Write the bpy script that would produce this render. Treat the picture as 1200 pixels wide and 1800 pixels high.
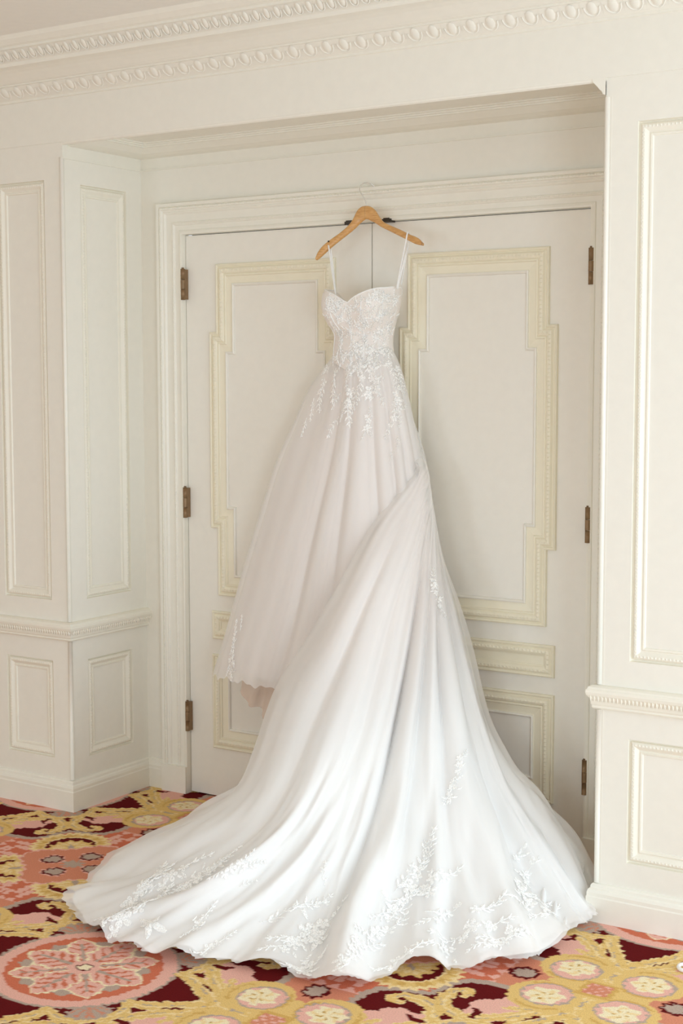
import bpy, bmesh, math, random
import numpy as np
from mathutils import Vector, Matrix
from mathutils.bvhtree import BVHTree

random.seed(7)
rng = np.random.default_rng(7)
scene = bpy.context.scene
for o in list(bpy.data.objects):
    bpy.data.objects.remove(o, do_unlink=True)
COL = scene.collection

# ------------------------------------------------------------------ camera
CAM = np.array([3.5968, -4.4861, 1.6122]); YAW, PITCH, ROLL, FPX = 0.5731, -0.0893, -0.0014, 2622.36
_cy, _sy = math.cos(YAW), math.sin(YAW)
FWD = np.array([-_sy*math.cos(PITCH), _cy*math.cos(PITCH), math.sin(PITCH)])
_r = np.array([_cy, _sy, 0.0]); _u = np.cross(_r, FWD)
RGT = _r*math.cos(ROLL) + _u*math.sin(ROLL); UPV = _u*math.cos(ROLL) - _r*math.sin(ROLL)
cam = bpy.data.cameras.new('camera'); camo = bpy.data.objects.new('camera', cam); COL.objects.link(camo)
cam.sensor_fit = 'VERTICAL'; cam.sensor_height = 36.0; cam.lens = FPX/1800*36.0
cam.clip_start = 0.05
m = Matrix.Identity(4)
for i in range(3):
    m[i][0] = RGT[i]; m[i][1] = UPV[i]; m[i][2] = -FWD[i]; m[i][3] = CAM[i]
camo.matrix_world = m
scene.camera = camo

# ------------------------------------------------------------------ world, light, exposure
scene.view_settings.view_transform = 'Standard'
scene.view_settings.look = 'None'
scene.view_settings.gamma = 1.0
scene.view_settings.use_curve_mapping = False
scene.view_settings.exposure = 0.0
scene.cycles.max_bounces = 16; scene.cycles.diffuse_bounces = 8; scene.cycles.transparent_max_bounces = 24
world = bpy.data.worlds.new('sky'); scene.world = world; world.use_nodes = True
world.node_tree.nodes['Background'].inputs[0].default_value = (0.86, 0.93, 1.0, 1)
world.node_tree.nodes['Background'].inputs[1].default_value = 1.0

ROOM_X0, ROOM_X1, ROOM_Y0 = -3.2, 4.4, -7.2      # the rest of the room
WIN_RIGHT = [(-2.0, -0.6), (-4.3, -2.9)]       # y spans of the tall windows in the right wall
WIN_FILL_REAR = [(-1.8, -0.2), (1.6, 3.2)]            # x spans of unseen windows added behind the camera for fill light
WIN_Z = (0.02, 2.05)
def area(name, loc, rot, sx, sy, power, col=(0.78, 0.995, 1.18)):
    l = bpy.data.lights.new(name, 'AREA'); l.shape = 'RECTANGLE'; l.size = sx; l.size_y = sy
    l.energy = power; l.color = col
    o = bpy.data.objects.new(name, l); COL.objects.link(o); o.location = loc; o.rotation_euler = rot
    return o
wz = (WIN_Z[0]+WIN_Z[1])/2; wh = WIN_Z[1]-WIN_Z[0]
for i, (a, b) in enumerate(WIN_RIGHT):
    area('daylight_right', (ROOM_X1+0.02, (a+b)/2, wz), (0, math.pi/2, 0), wh, b-a, (38, 48)[i])
for i, (a, b) in enumerate(WIN_FILL_REAR):
    area('fill_rear', ((a+b)/2, ROOM_Y0-0.02, wz), (math.pi/2, 0, 0), b-a, wh, 33)  # fill lamps added at the invented rear windows to even out the light

# ------------------------------------------------------------------ helpers
def bp(px, py, Y):
    """the point of the room at depth Y seen at photo pixel (px, py)"""
    v = FWD + RGT*(px-600)/FPX - UPV*(py-900)/FPX
    return CAM + v*((Y-CAM[1])/v[1])
def bpz(px, py, Z=0.0):
    v = FWD + RGT*(px-600)/FPX - UPV*(py-900)/FPX
    return CAM + v*((Z-CAM[2])/v[2])
def proj(P):
    d = np.asarray(P) - CAM; z = d@FWD
    return np.stack([600+FPX*(d@RGT)/z, 900-FPX*(d@UPV)/z], -1)

def tag(o, label=None, cat=None, group=None, kind=None):
    if label: o['label'] = label
    if cat: o['category'] = cat
    if group: o['group'] = group
    if kind: o['kind'] = kind
    return o
def empty(name, loc=(0, 0, 0)):
    o = bpy.data.objects.new(name, None); COL.objects.link(o); o.location = loc
    o.empty_display_size = 0.05
    return o
class MB:
    """collects faces in world coordinates"""
    def __init__(self): self.v = []; self.f = []
    def add(self, vs, fs):
        n = len(self.v); self.v.extend([tuple(map(float, p)) for p in vs]); self.f.extend([tuple(i+n for i in f) for f in fs]); return n
    def quad(self, a, b, c, d): self.add([a, b, c, d], [(0, 1, 2, 3)])
    def box(self, x0, x1, y0, y1, z0, z1):
        self.add([(x0,y0,z0),(x1,y0,z0),(x1,y1,z0),(x0,y1,z0),(x0,y0,z1),(x1,y0,z1),(x1,y1,z1),(x0,y1,z1)],
                 [(3,2,1,0),(4,5,6,7),(0,1,5,4),(1,2,6,5),(2,3,7,6),(3,0,4,7)])
    def grid(self, P, closed_u=False):
        """P: array rows x cols x 3"""
        r, c = P.shape[:2]; fs = []
        for i in range(r-1):
            for j in range(c-1 if not closed_u else c):
                k = (j+1) % c
                fs.append((i*c+j, i*c+k, (i+1)*c+k, (i+1)*c+j))
        self.add(P.reshape(-1, 3), fs)
    def tube(self, pts, rad, n=8, cap=True):
        pts = [Vector(p) for p in pts]; rads = rad if hasattr(rad, '__len__') else [rad]*len(pts)
        rows = []; ref = None
        for i, p in enumerate(pts):
            t = (pts[min(i+1, len(pts)-1)] - pts[max(i-1, 0)]).normalized()
            if ref is None: ref = Vector((0, 0, 1)) if abs(t.z) < .9 else Vector((1, 0, 0))
            a = t.cross(ref).normalized(); b = t.cross(a).normalized(); ref = -b if False else ref
            rows.append([p + (a*math.cos(2*math.pi*k/n) + b*math.sin(2*math.pi*k/n))*rads[i] for k in range(n)])
        base = len(self.v)
        P = np.array([[tuple(q) for q in r] for r in rows]); self.grid(P, True)
        if cap:
            self.f.append(tuple(base+k for k in range(n))); self.f.append(tuple(base+(len(rows)-1)*n+k for k in reversed(range(n))))
    def build(self, name, mat, parent=None, smooth=False, loc=None):
        me = bpy.data.meshes.new(name); me.from_pydata(self.v, [], self.f); me.update()
        if smooth:
            me.polygons.foreach_set('use_smooth', [True]*len(me.polygons))
        me.materials.append(mat)
        o = bpy.data.objects.new(name, me); COL.objects.link(o)
        if parent is not None:
            o.parent = parent
            o.matrix_parent_inverse = Matrix.Translation(-Vector(parent.location)) if parent.type == 'EMPTY' else Matrix.Identity(4)
        return o

# sweep of a profile [(offset, height)] along a 2-D path with mitred corners; mp(p2, height) -> 3-D
def offset_path(path, o, closed):
    n = len(path); out = []
    P = [np.array(p, float) for p in path]
    for i in range(n):
        e1 = P[i]-P[i-1] if (closed or i > 0) else None
        e2 = P[(i+1) % n]-P[i] if (closed or i < n-1) else None
        if e1 is None: e1 = e2
        if e2 is None: e2 = e1
        e1 = e1/np.hypot(*e1); e2 = e2/np.hypot(*e2)
        n1 = np.array([-e1[1], e1[0]]); n2 = np.array([-e2[1], e2[0]])
        out.append(P[i] + o*(n1+n2)/(1+n1@n2))
    return out
def sweep(mb, path, profile, mp, closed=True):
    rows = []
    for (o, h) in profile:
        q = offset_path(path, o, closed)
        if closed: q = q+[q[0]]
        rows.append([mp(p, h) for p in q])
    mb.grid(np.array(rows))
def beading(mb, path, o, h, mp, pitch, la, lw, lh, closed=True):
    """a row of small carved bumps along the path: length la, width lw, height lh"""
    q = offset_path(path, o, closed)
    if closed: q = q+[q[0]]
    for a, b in zip(q[:-1], q[1:]):
        L = np.hypot(*(b-a)); t = (b-a)/L; nn = np.array([-t[1], t[0]])
        k = max(1, int(L/pitch))
        for i in range(k):
            c = a + t*(i+.5)*L/k
            vs = [mp(c-t*la/2, h), mp(c+nn*lw/2, h), mp(c+t*la/2, h), mp(c-nn*lw/2, h), mp(c, h+lh)]
            mb.add(vs, [(0, 3, 4), (3, 2, 4), (2, 1, 4), (1, 0, 4)])
def P_y(Y):      # planes facing -Y: path in (x, z), height towards the viewer
    return lambda p, h: (p[0], Y-h, p[1])
def P_x(X):      # planes facing +X: path in (y, z)
    return lambda p, h: (X+h, p[0], p[1])
def P_nx(X):     # planes facing -X
    return lambda p, h: (X-h, p[0], p[1])
def P_z(p, h): return (p[0], p[1], h)
def rect(x0, x1, z0, z1): return [(x0, z0), (x1, z0), (x1, z1), (x0, z1)]   # CCW: +offset goes inwards

# ------------------------------------------------------------------ materials
def lin(c): return tuple(((v/255)/12.92 if v/255 <= .04045 else ((v/255+.055)/1.055)**2.4) for v in c)
def nodes_of(name):
    mt = bpy.data.materials.new(name); mt.use_nodes = True; nt = mt.node_tree
    return mt, nt, nt.nodes['Principled BSDF']
def paint(name, rgb, rough=.45, var=.03, bump=.04, scale=30):
    mt, nt, b = nodes_of(name)
    tc = nt.nodes.new('ShaderNodeTexCoord'); nz = nt.nodes.new('ShaderNodeTexNoise')
    nz.inputs['Scale'].default_value = scale; nz.inputs['Detail'].default_value = 4
    nt.links.new(tc.outputs['Object'], nz.inputs['Vector'])
    rp = nt.nodes.new('ShaderNodeMapRange'); rp.inputs['To Min'].default_value = 1-var; rp.inputs['To Max'].default_value = 1+var
    nt.links.new(nz.outputs['Fac'], rp.inputs['Value'])
    mx = nt.nodes.new('ShaderNodeVectorMath'); mx.operation = 'SCALE'; mx.inputs[0].default_value = lin(rgb)
    nt.links.new(rp.outputs['Result'], mx.inputs['Scale']); nt.links.new(mx.outputs['Vector'], b.inputs['Base Color'])
    b.inputs['Roughness'].default_value = rough
    if bump:
        n2 = nt.nodes.new('ShaderNodeTexNoise'); n2.inputs['Scale'].default_value = 160
        nt.links.new(tc.outputs['Object'], n2.inputs['Vector'])
        bm_ = nt.nodes.new('ShaderNodeBump'); bm_.inputs['Strength'].default_value = bump; bm_.inputs['Distance'].default_value = .002
        nt.links.new(n2.outputs['Fac'], bm_.inputs['Height']); nt.links.new(bm_.outputs['Normal'], b.inputs['Normal'])
    return mt
M_WALL = paint('cream_wall_paint', (237, 233, 222))
M_TRIM = paint('cream_trim_paint', (238, 234, 222), rough=.38)
M_DOOR = paint('ivory_door_paint', (237, 233, 223), rough=.4)
M_MOULD = paint('yellow_cream_moulding_paint', (238, 231, 209), rough=.42)
M_CEIL = paint('ceiling_paint', (239, 236, 229), rough=.7)
M_BRONZE = paint('aged_bronze', (138, 111, 80), rough=.45, var=.25, scale=60); M_BRONZE.node_tree.nodes['Principled BSDF'].inputs['Metallic'].default_value = .35
M_DARK = paint('dark_iron', (62, 54, 46), rough=.5, var=.3, scale=80)
M_GAP = paint('painted_gap_shade', (70, 55, 40), rough=.9)  # dark brown that stands in for shade in the door gaps
M_STEEL = paint('polished_wire', (225, 222, 216), rough=.25, var=.02, bump=0); M_STEEL.node_tree.nodes['Principled BSDF'].inputs['Metallic'].default_value = .5
M_PLASTIC = paint('white_plastic', (245, 243, 240), rough=.35)
def wood():
    mt, nt, b = nodes_of('honey_wood')
    tc = nt.nodes.new('ShaderNodeTexCoord'); mpn = nt.nodes.new('ShaderNodeMapping'); mpn.inputs['Scale'].default_value = (14, 60, 90)
    mpn.inputs['Rotation'].default_value = (0, .5, 0)
    nz = nt.nodes.new('ShaderNodeTexNoise'); nz.inputs['Scale'].default_value = 3; nz.inputs['Detail'].default_value = 5
    cr = nt.nodes.new('ShaderNodeValToRGB')
    cr.color_ramp.elements[0].position = .3; cr.color_ramp.elements[0].color = (*lin((196, 142, 80)), 1)
    cr.color_ramp.elements[1].position = .75; cr.color_ramp.elements[1].color = (*lin((226, 178, 116)), 1)
    nt.links.new(tc.outputs['Object'], mpn.inputs['Vector']); nt.links.new(mpn.outputs['Vector'], nz.inputs['Vector'])
    nt.links.new(nz.outputs['Fac'], cr.inputs['Fac']); nt.links.new(cr.outputs['Color'], b.inputs['Base Color'])
    b.inputs['Roughness'].default_value = .35; b.inputs['Coat Weight'].default_value = .2
    return mt
M_WOOD = wood()
def fabric(name, rgb, trans=0.0, weave=900, attr=False):
    """cloth: diffuse + translucent, optionally see-through like net (density read from the mesh)"""
    mt, nt, b = nodes_of(name); out = nt.nodes['Material Output']; nt.nodes.remove(b)
    df = nt.nodes.new('ShaderNodeBsdfDiffuse'); tl = nt.nodes.new('ShaderNodeBsdfTranslucent')
    df.inputs['Color'].default_value = (*lin(rgb), 1); tl.inputs['Color'].default_value = (*lin(rgb), 1)
    mx = nt.nodes.new('ShaderNodeMixShader'); mx.inputs[0].default_value = .12
    nt.links.new(df.outputs[0], mx.inputs[1]); nt.links.new(tl.outputs[0], mx.inputs[2])
    tc = nt.nodes.new('ShaderNodeTexCoord'); nz = nt.nodes.new('ShaderNodeTexNoise'); nz.inputs['Scale'].default_value = weave; nz.inputs['Detail'].default_value = 2
    nt.links.new(tc.outputs['Object'], nz.inputs['Vector'])
    bm_ = nt.nodes.new('ShaderNodeBump'); bm_.inputs['Strength'].default_value = .12; bm_.inputs['Distance'].default_value = .001
    nt.links.new(nz.outputs['Fac'], bm_.inputs['Height']); nt.links.new(bm_.outputs['Normal'], df.inputs['Normal'])
    last = mx
    if trans or attr:
        tr = nt.nodes.new('ShaderNodeBsdfTransparent'); m2 = nt.nodes.new('ShaderNodeMixShader')
        nt.links.new(tr.outputs[0], m2.inputs[1]); nt.links.new(mx.outputs[0], m2.inputs[2])
        if attr:
            at = nt.nodes.new('ShaderNodeAttribute'); at.attribute_name = 'net_density'
            nt.links.new(at.outputs['Fac'], m2.inputs[0])
        else: m2.inputs[0].default_value = 1-trans
        last = m2
    nt.links.new(last.outputs[0], out.inputs['Surface'])
    return mt
M_LINING = fabric('champagne_lining', (247, 238, 233))
M_ROSE = fabric('rose_beige_lining', (234, 208, 190), trans=.42)
M_TULLE = fabric('white_tulle', (253, 251, 249), attr=True)
M_UNDER = fabric('white_net_layers', (254, 253, 252), attr=True)
M_LACE = fabric('white_lace', (254, 253, 251))
def lace_net():
    mt = fabric('perforated_lace', (254, 253, 251), trans=.2); nt = mt.node_tree
    m2 = [n_ for n_ in nt.nodes if n_.type == 'MIX_SHADER' and n_.inputs[1].links and n_.inputs[1].links[0].from_node.type == 'BSDF_TRANSPARENT'][0]
    tc = nt.nodes.new('ShaderNodeTexCoord'); vo = nt.nodes.new('ShaderNodeTexNoise'); vo.inputs['Scale'].default_value = 190; vo.inputs['Detail'].default_value = 1
    mr = nt.nodes.new('ShaderNodeMapRange'); mr.inputs['From Min'].default_value = .38; mr.inputs['From Max'].default_value = .58; mr.inputs['To Min'].default_value = .58; mr.inputs['To Max'].default_value = 1.0
    nt.links.new(tc.outputs['Object'], vo.inputs['Vector']); nt.links.new(vo.outputs['Fac'], mr.inputs['Value']); nt.links.new(mr.outputs['Result'], m2.inputs[0])
    return mt
M_LACENET = lace_net()
M_BODICE = fabric('blush_bodice', (246, 240, 235))

def carpet_mat():
    mt, nt, b = nodes_of('woven_carpet')
    at = nt.nodes.new('ShaderNodeAttribute'); at.attribute_name = 'pattern'
    tc = nt.nodes.new('ShaderNodeTexCoord'); nz = nt.nodes.new('ShaderNodeTexNoise'); nz.inputs['Scale'].default_value = 260; nz.inputs['Detail'].default_value = 3
    nt.links.new(tc.outputs['Object'], nz.inputs['Vector'])
    rp = nt.nodes.new('ShaderNodeMapRange'); rp.inputs['To Min'].default_value = .72; rp.inputs['To Max'].default_value = 1.28
    nt.links.new(nz.outputs['Fac'], rp.inputs['Value'])
    mx = nt.nodes.new('ShaderNodeVectorMath'); mx.operation = 'SCALE'
    nt.links.new(at.outputs['Color'], mx.inputs[0]); nt.links.new(rp.outputs['Result'], mx.inputs['Scale'])
    nt.links.new(mx.outputs['Vector'], b.inputs['Base Color']); b.inputs['Roughness'].default_value = .95
    b.inputs['Specular IOR Level'].default_value = .04
    bm_ = nt.nodes.new('ShaderNodeBump'); bm_.inputs['Strength'].default_value = .5; bm_.inputs['Distance'].default_value = .004
    nt.links.new(nz.outputs['Fac'], bm_.inputs['Height']); nt.links.new(bm_.outputs['Normal'], b.inputs['Normal'])
    return mt
M_CARPET = carpet_mat()

# ------------------------------------------------------------------ key sizes (metres)
W, H = 1.66, 2.154             # pair of doors
XL, XR, D = -0.2152, 1.8805, 0.4348      # alcove sides and depth
ZF = 2.462                     # underside of the lintel
ZS = 2.49                      # alcove soffit
ZC = 2.80                      # ceiling
YF = -D

# ------------------------------------------------------------------ floor with the woven pattern
def carpet_pattern(X, Y):
    c = math.sqrt(.5)
    wob = .0025*np.sin(X*210+np.sin(Y*160)*1.5)+.002*np.sin(Y*260+X*90)
    u = ((X+Y)*c+.484)/.88 + wob; v = ((X-Y)*c-1.68)/.897 + wob
    i = np.round(u); j = np.round(v); a = np.abs(u-i); b = np.abs(v-j)
    a, b = np.maximum(a, b), np.minimum(a, b)
    par = np.mod(i+j, 2) > .5
    x = np.where(par, 1-a, a); y = b
    n = X.shape[0]
    colr = np.empty((n, 3))
    C = {k: np.array(lin(v_)) for k, v_ in dict(maroon=(98, 22, 24), pink=(233, 180, 165), salmon=(208, 116, 88), rose=(214, 140, 112),
         grey=(184, 163, 148), yellow=(228, 193, 124), light=(239, 213, 160), cream=(243, 228, 192), ochre=(190, 146, 66), gold=(212, 170, 98)).items()}
    colr[:] = C['maroon']
    def put(mask, k): colr[mask] = C[k]
    def ell(cx, cy, rx, ry, ang=0., lob=0., nl=0, ph=0.):
        dx, dy = x-cx, y-cy; ca, sa = math.cos(ang), math.sin(ang)
        p = (dx*ca+dy*sa)/rx; q = (-dx*sa+dy*ca)/ry
        r = np.hypot(p, q)
        if lob: r = r/(1+lob*np.cos(nl*np.arctan2(q, p)+ph))
        return r
    def stroke(pts, ws):
        best = np.full(n, 9.)
        for (p, q, w0, w1) in zip(pts[:-1], pts[1:], ws[:-1], ws[1:]):
            dx, dy = q[0]-p[0], q[1]-p[1]; L2 = dx*dx+dy*dy
            t = np.clip(((x-p[0])*dx+(y-p[1])*dy)/L2, 0, 1)
            d = np.hypot(x-p[0]-t*dx, y-p[1]-t*dy)/(w0+(w1-w0)*t)
            best = np.minimum(best, d)
        return best
    def inpoly(poly):
        ins = np.zeros(n, bool); k = len(poly)
        for a_ in range(k):
            x0, y0 = poly[a_]; x1, y1 = poly[(a_+1) % k]
            cnd = ((y0 > y) != (y1 > y))
            with np.errstate(divide='ignore', invalid='ignore'):
                ins ^= cnd & (x < (x1-x0)*(y-y0)/(y1-y0+1e-12)+x0)
        return ins
    rM = np.hypot(x, y); thM = np.arctan2(y, x)
    xc, yc = 1-x, y; rC = np.hypot(xc, yc); thC = np.arctan2(yc, xc)
    # pink backing beside the acanthus
    put(inpoly([(.40, .0), (.47, .085), (.505, .10), (.515, .15), (.50, .18), (.515, .22), (.53, .235), (.50, .30), (.5, .5), (.40, .40), (.36, .3), (.36, .1)]), 'pink')
    # X-shaped field of the cross cell and its grey border
    fld = [(.60, 0), (.655, .09), (.668, .14), (.645, .19), (.59, .25), (.52, .34), (.5, .5), (.7, .7), (1.2, .5), (1.2, 0)]
    brd = [(.57, 0), (.625, .09), (.638, .14), (.615, .18), (.565, .235), (.49, .33), (.47, .5), (.7, .8), (1.3, .6), (1.3, 0)]
    put(inpoly(brd), 'grey'); put(inpoly(fld), 'salmon')
    put(inpoly(fld) & ((1-x+y) > .56+.02*np.sin(90*(x+y))), 'pink')
    dgn = (1-x+y)/2; crs = (1-x-y)
    for (dd, cc, ra, rb) in ((.205, .06, .055, .018), (.235, .115, .04, .016), (.245, .02, .03, .012), (.17, .125, .03, .012)):
        put(np.hypot((dgn-dd)/ra*1.4, (np.abs(crs)-cc)/rb/1.4) < 1+.2*np.sin(dgn*300), 'pink')
    put(inpoly(fld) & ((1-x+y) > .585), 'rose')
    # palmettes of the cross
    e = ell(.765, 0, .150, .155, 0, .06, 26)
    put(e < 1, 'yellow'); put((e < 1) & (e > .86), 'light'); put((ell(.765, 0, .128, .128, 0, .05, 26) < 1) & (np.sin(np.arctan2(y, x-.765)*13) > .2), 'gold')
    put(ell(.772, 0, .103, .103) < 1, 'light'); put(ell(.775, 0, .096, .098) < 1, 'maroon')
    for ang, L in ((math.pi, .088), (math.pi-.55, .085), (math.pi-1.05, .085), (math.pi-1.5, .09)):
        cx_, cy_ = .80+L*.5*math.cos(ang), L*.5*math.sin(ang)
        s_ = ell(cx_, cy_, L*.58, .021, ang, .08, 6)
        put(s_ < 1, 'yellow'); put(s_ < .55, 'light')
    put(ell(.81, 0, .05, .011) < 1, 'grey'); put(ell(.835, .035, .012, .01) < 1, 'maroon')
    # rosy quatrefoil
    rr = .215+.03*np.cos(4*thC+math.pi)+.006*np.cos(24*thC)
    put(rC < rr, 'rose'); put((rC < rr) & (rC > rr-.012), 'pink')
    put(ell(1, 0, .05, .012) < 1, 'grey'); put((np.abs(xc-yc) < .01) & (rC < .10), 'grey')
    for k_, (rx, nm) in enumerate(((.052, 'pink'), (.046, 'maroon'), (.034, 'grey'))):
        put(ell(.932, .068, rx*1.1, rx*.82, .0, .10 if k_ else .0, 9) < 1, nm)
    # small flower in the arm end
    for k_, (rx, nm) in enumerate(((.044, 'maroon'), (.031, 'grey'))):
        put(ell(.672, .328, rx*1.15, rx, -math.pi/4, .12, 9) < 1, nm)
    # medallion
    put(rM < .302, 'pink'); put((rM < .302) & (rM > .275), 'grey'); put((rM < .29) & (rM > .247), 'pink')
    put(rM < .247, 'salmon')
    def petal(th0, a0, a1, w0):
        al = rM*np.cos(thM-th0); ac = np.abs(rM*np.sin(thM-th0))
        t = np.clip((al-a0)/(a1-a0), 0, 1)
        w = w0*np.sin(math.pi*t**.85)**.75*(1+.10*np.cos(t*22))
        return al, ac, w, (al > a0) & (al < a1)
    al, ac, w, ok = petal(math.pi/8, .05, .218, .058)
    put(ok & (ac < w), 'grey'); put(ok & (np.abs(al-.145) < .028) & (np.abs(ac-.8*np.abs(al-.125)) < .006), 'maroon'); put(ok & (al < .13) & (ac < .006), 'maroon')
    for th0 in (0, math.pi/4):
        al, ac, w, ok = petal(th0, .03, .235, .070)
        put(ok & (ac < w), 'cream'); put(ok & (ac < w-.009), 'pink')
        rib = np.sin((al-.9*ac)*150)
        put(ok & (ac < w-.020) & (rib > .55) & (al < .2), 'salmon'); put(ok & (ac < .007*(1.2-al*3)) & (al < .19), 'grey')
    put(rM < .052, 'pink'); put(rM < .027, 'maroon'); put(rM < .021, 'cream')
    # acanthus from the scroll cluster to both sides of the medallion
    def acanthus(pts, ws, seed):
        best = np.full(n, 9.); side = np.zeros(n); arc = np.zeros(n); acc = 0.
        for (p, q, w0, w1) in zip(pts[:-1], pts[1:], ws[:-1], ws[1:]):
            dx, dy = q[0]-p[0], q[1]-p[1]; L = math.hypot(dx, dy)
            tt = ((x-p[0])*dx+(y-p[1])*dy)/(L*L); t = np.clip(tt, 0, 1)
            ex, ey = x-p[0]-t*dx, y-p[1]-t*dy
            d = np.hypot(ex, ey)/(w0+(w1-w0)*t)
            m_ = d < best
            best = np.where(m_, d, best); side = np.where(m_, np.sign(dx*ey-dy*ex)*d, side); arc = np.where(m_, acc+t*L, arc); acc += L
        lobes = np.abs(np.sin((arc-.35*np.abs(side)*.03)*math.pi/.042+seed))
        edge = .82+.30*lobes
        put(best < edge, 'yellow')
        put((best < edge) & (best > edge-.20) & (lobes > .35), 'light')
        put((side > .05) & (side < .30), 'light')
        put((side < -.05) & (side > -.22) & (np.sin(arc*70+seed) > -.1), 'grey')
        put((best < edge-.15) & (np.abs(side) > .4) & (lobes < .16), 'gold')
    acanthus([(.5, .5), (.42, .41), (.365, .32), (.345, .24), (.325, .165), (.285, .12)], [.05, .045, .04, .034, .03, .016], 0)
    acanthus([(.40, .36), (.395, .28), (.385, .2), (.385, .13), (.40, .06), (.435, .03)], [.03, .03, .026, .024, .028, .022], 2)
    acanthus([(.40, .30), (.425, .24), (.44, .19)], [.022, .018, .008], 4)
    acanthus([(.43, .03), (.49, .012), (.545, .03), (.585, .075), (.585, .115), (.56, .12), (.548, .10)], [.03, .03, .028, .024, .02, .018, .014], 1)
    put(ell(.566, .088, .012, .009) < 1, 'maroon')
    acanthus([(.30, .115), (.345, .095), (.375, .055), (.385, .01)], [.018, .022, .022, .018], 5)
    put(stroke([(.405, .075), (.43, .10), (.455, .10)], [.01, .012, .006]) < 1, 'maroon')
    put(inpoly([(.405, -.01), (.405, .02), (.455, .0), (.455, -.01)]), 'maroon')
    sh = ell(.335, 0, .045, .068, 0, .08, 10)
    put(sh < 1, 'grey'); put((sh < .8) & (np.sin(np.arctan2(y, x-.29)*14) > .5), 'rose')
    put(stroke([(.365, .26), (.35, .21)], [.006, .004]) < 1, 'maroon')
    # cluster of four scrolls
    dS = np.hypot(x-.5, y-.5)
    put(np.minimum(stroke([(.5, .5), (.5, .36)], [.05, .03]), stroke([(.5, .5), (.6, .4)], [.05, .02])) < 1, 'yellow')
    cx_, cy_ = .5, .33
    rs = np.hypot(x-cx_, y-cy_); ts = np.arctan2(y-cy_, x-cx_)
    put(rs < .112, 'yellow'); put((rs < .100) & (rs > .090) & (np.sin(ts*2) > 0), 'gold'); put(rs < .080+.012*np.sin(ts+.6), 'grey'); put(rs < .072+.014*np.sin(ts+.6), 'pink')
    put(rs < .056*(1+.12*np.cos(6*ts)), 'cream'); put((rs < .05) & (np.sin(5*ts+rs*70) > .55), 'light'); put((rs > .018) & (rs < .03) & (np.sin(5*ts+.4) > .8), 'ochre')
    put((np.abs(x-.5)+np.abs(y-.5)) < .075, 'gold'); put((np.abs(x-.5)+np.abs(y-.5)) < .056, 'rose')
    put(((np.abs(x-.5)+np.abs(y-.5)) < .056) & (np.sin(260*x) > 0) & (np.sin(260*y) > .2), 'pink')
    return colr
def build_floor():
    st = .005
    xs = np.concatenate([np.linspace(ROOM_X0-.1, -1.15, 60)[:-1], np.arange(-1.15, 2.75, st), np.linspace(2.75, ROOM_X1+.1, 60)])
    ys = np.concatenate([np.linspace(ROOM_Y0-.1, -2.15, 140)[:-1], np.arange(-2.15, .10, st)])
    X, Y = np.meshgrid(xs, ys)
    r, c = X.shape
    co = np.zeros((r*c, 3), np.float32); co[:, 0] = X.ravel(); co[:, 1] = Y.ravel()
    idx = np.arange(r*c).reshape(r, c)
    q = np.stack([idx[:-1, :-1], idx[:-1, 1:], idx[1:, 1:], idx[1:, :-1]], -1).reshape(-1, 4)
    me = bpy.data.meshes.new('floor'); nf = len(q)
    me.vertices.add(r*c); me.vertices.foreach_set('co', co.ravel())
    me.loops.add(nf*4); me.loops.foreach_set('vertex_index', q.astype(np.int32).ravel())
    me.polygons.add(nf); me.polygons.foreach_set('loop_start', np.arange(0, nf*4, 4, dtype=np.int32))
    me.update(calc_edges=True); me.validate()
    at = me.color_attributes.new('pattern', 'FLOAT_COLOR', 'POINT')
    colr = np.ones((r*c, 4), np.float32); colr[:, :3] = carpet_pattern(X.ravel(), Y.ravel())
    at.data.foreach_set('color', colr.ravel())
    me.materials.append(M_CARPET)
    o = bpy.data.objects.new('floor', me); COL.objects.link(o)
    tag(o, 'patterned carpet with scrolls and rosettes in maroon, salmon, gold and pink', 'carpet', kind='structure')
build_floor()

# ------------------------------------------------------------------ walls
def holed(mb, mp, x0, x1, z0, z1, holes):
    """flat wall face with rectangular holes (x0,x1,z0,z1)"""
    xs = sorted({x0, x1, *[h[0] for h in holes], *[h[1] for h in holes]}); zs = sorted({z0, z1, *[h[2] for h in holes], *[h[3] for h in holes]})
    for a, b in zip(xs[:-1], xs[1:]):
        for c, d in zip(zs[:-1], zs[1:]):
            mx_, mz = (a+b)/2, (c+d)/2
            if any(h[0] < mx_ < h[1] and h[2] < mz < h[3] for h in holes): continue
            mb.quad(mp((a, c), 0), mp((b, c), 0), mp((b, d), 0), mp((a, d), 0))
PANEL_PROF = [(0, 0), (.002, -.010), (.006, -.012), (.008, -.006), (.013, -.002), (.019, -.002), (.024, -.006), (.030, -.0105), (.034, -.011), (.036, -.008), (.041, -.009), (.043, -.013)]
def wall_panels(parent, mp, rects, prefix=''):
    for (x0, x1, z0, z1) in rects:
        r = rect(x0, x1, z0, z1)
        mb = MB(); sweep(mb, r, PANEL_PROF, mp); mo = mb.build('panel_moulding', M_MOULD_W, parent)
        mb = MB(); beading(mb, r, .016, -.0025, mp, .011, .0085, .011, .0024); bd = mb.build('carved_beading', M_MOULD_W, mo); bd['kind'] = 'stuff'
        mb = MB(); q = offset_path(r, .043, True); mb.add([mp(p, -.013) for p in q], [(0, 1, 2, 3)]); mb.build('panel_field', M_WALL, parent)
M_MOULD_W = paint('wall_moulding_paint', (238, 233, 219), rough=.5)

def structure(name, mb, mat, label=None, parent=None, smooth=False):
    o = mb.build(name, mat, parent, smooth)
    if parent is None: tag(o, label, kind='structure')
    return o

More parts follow.
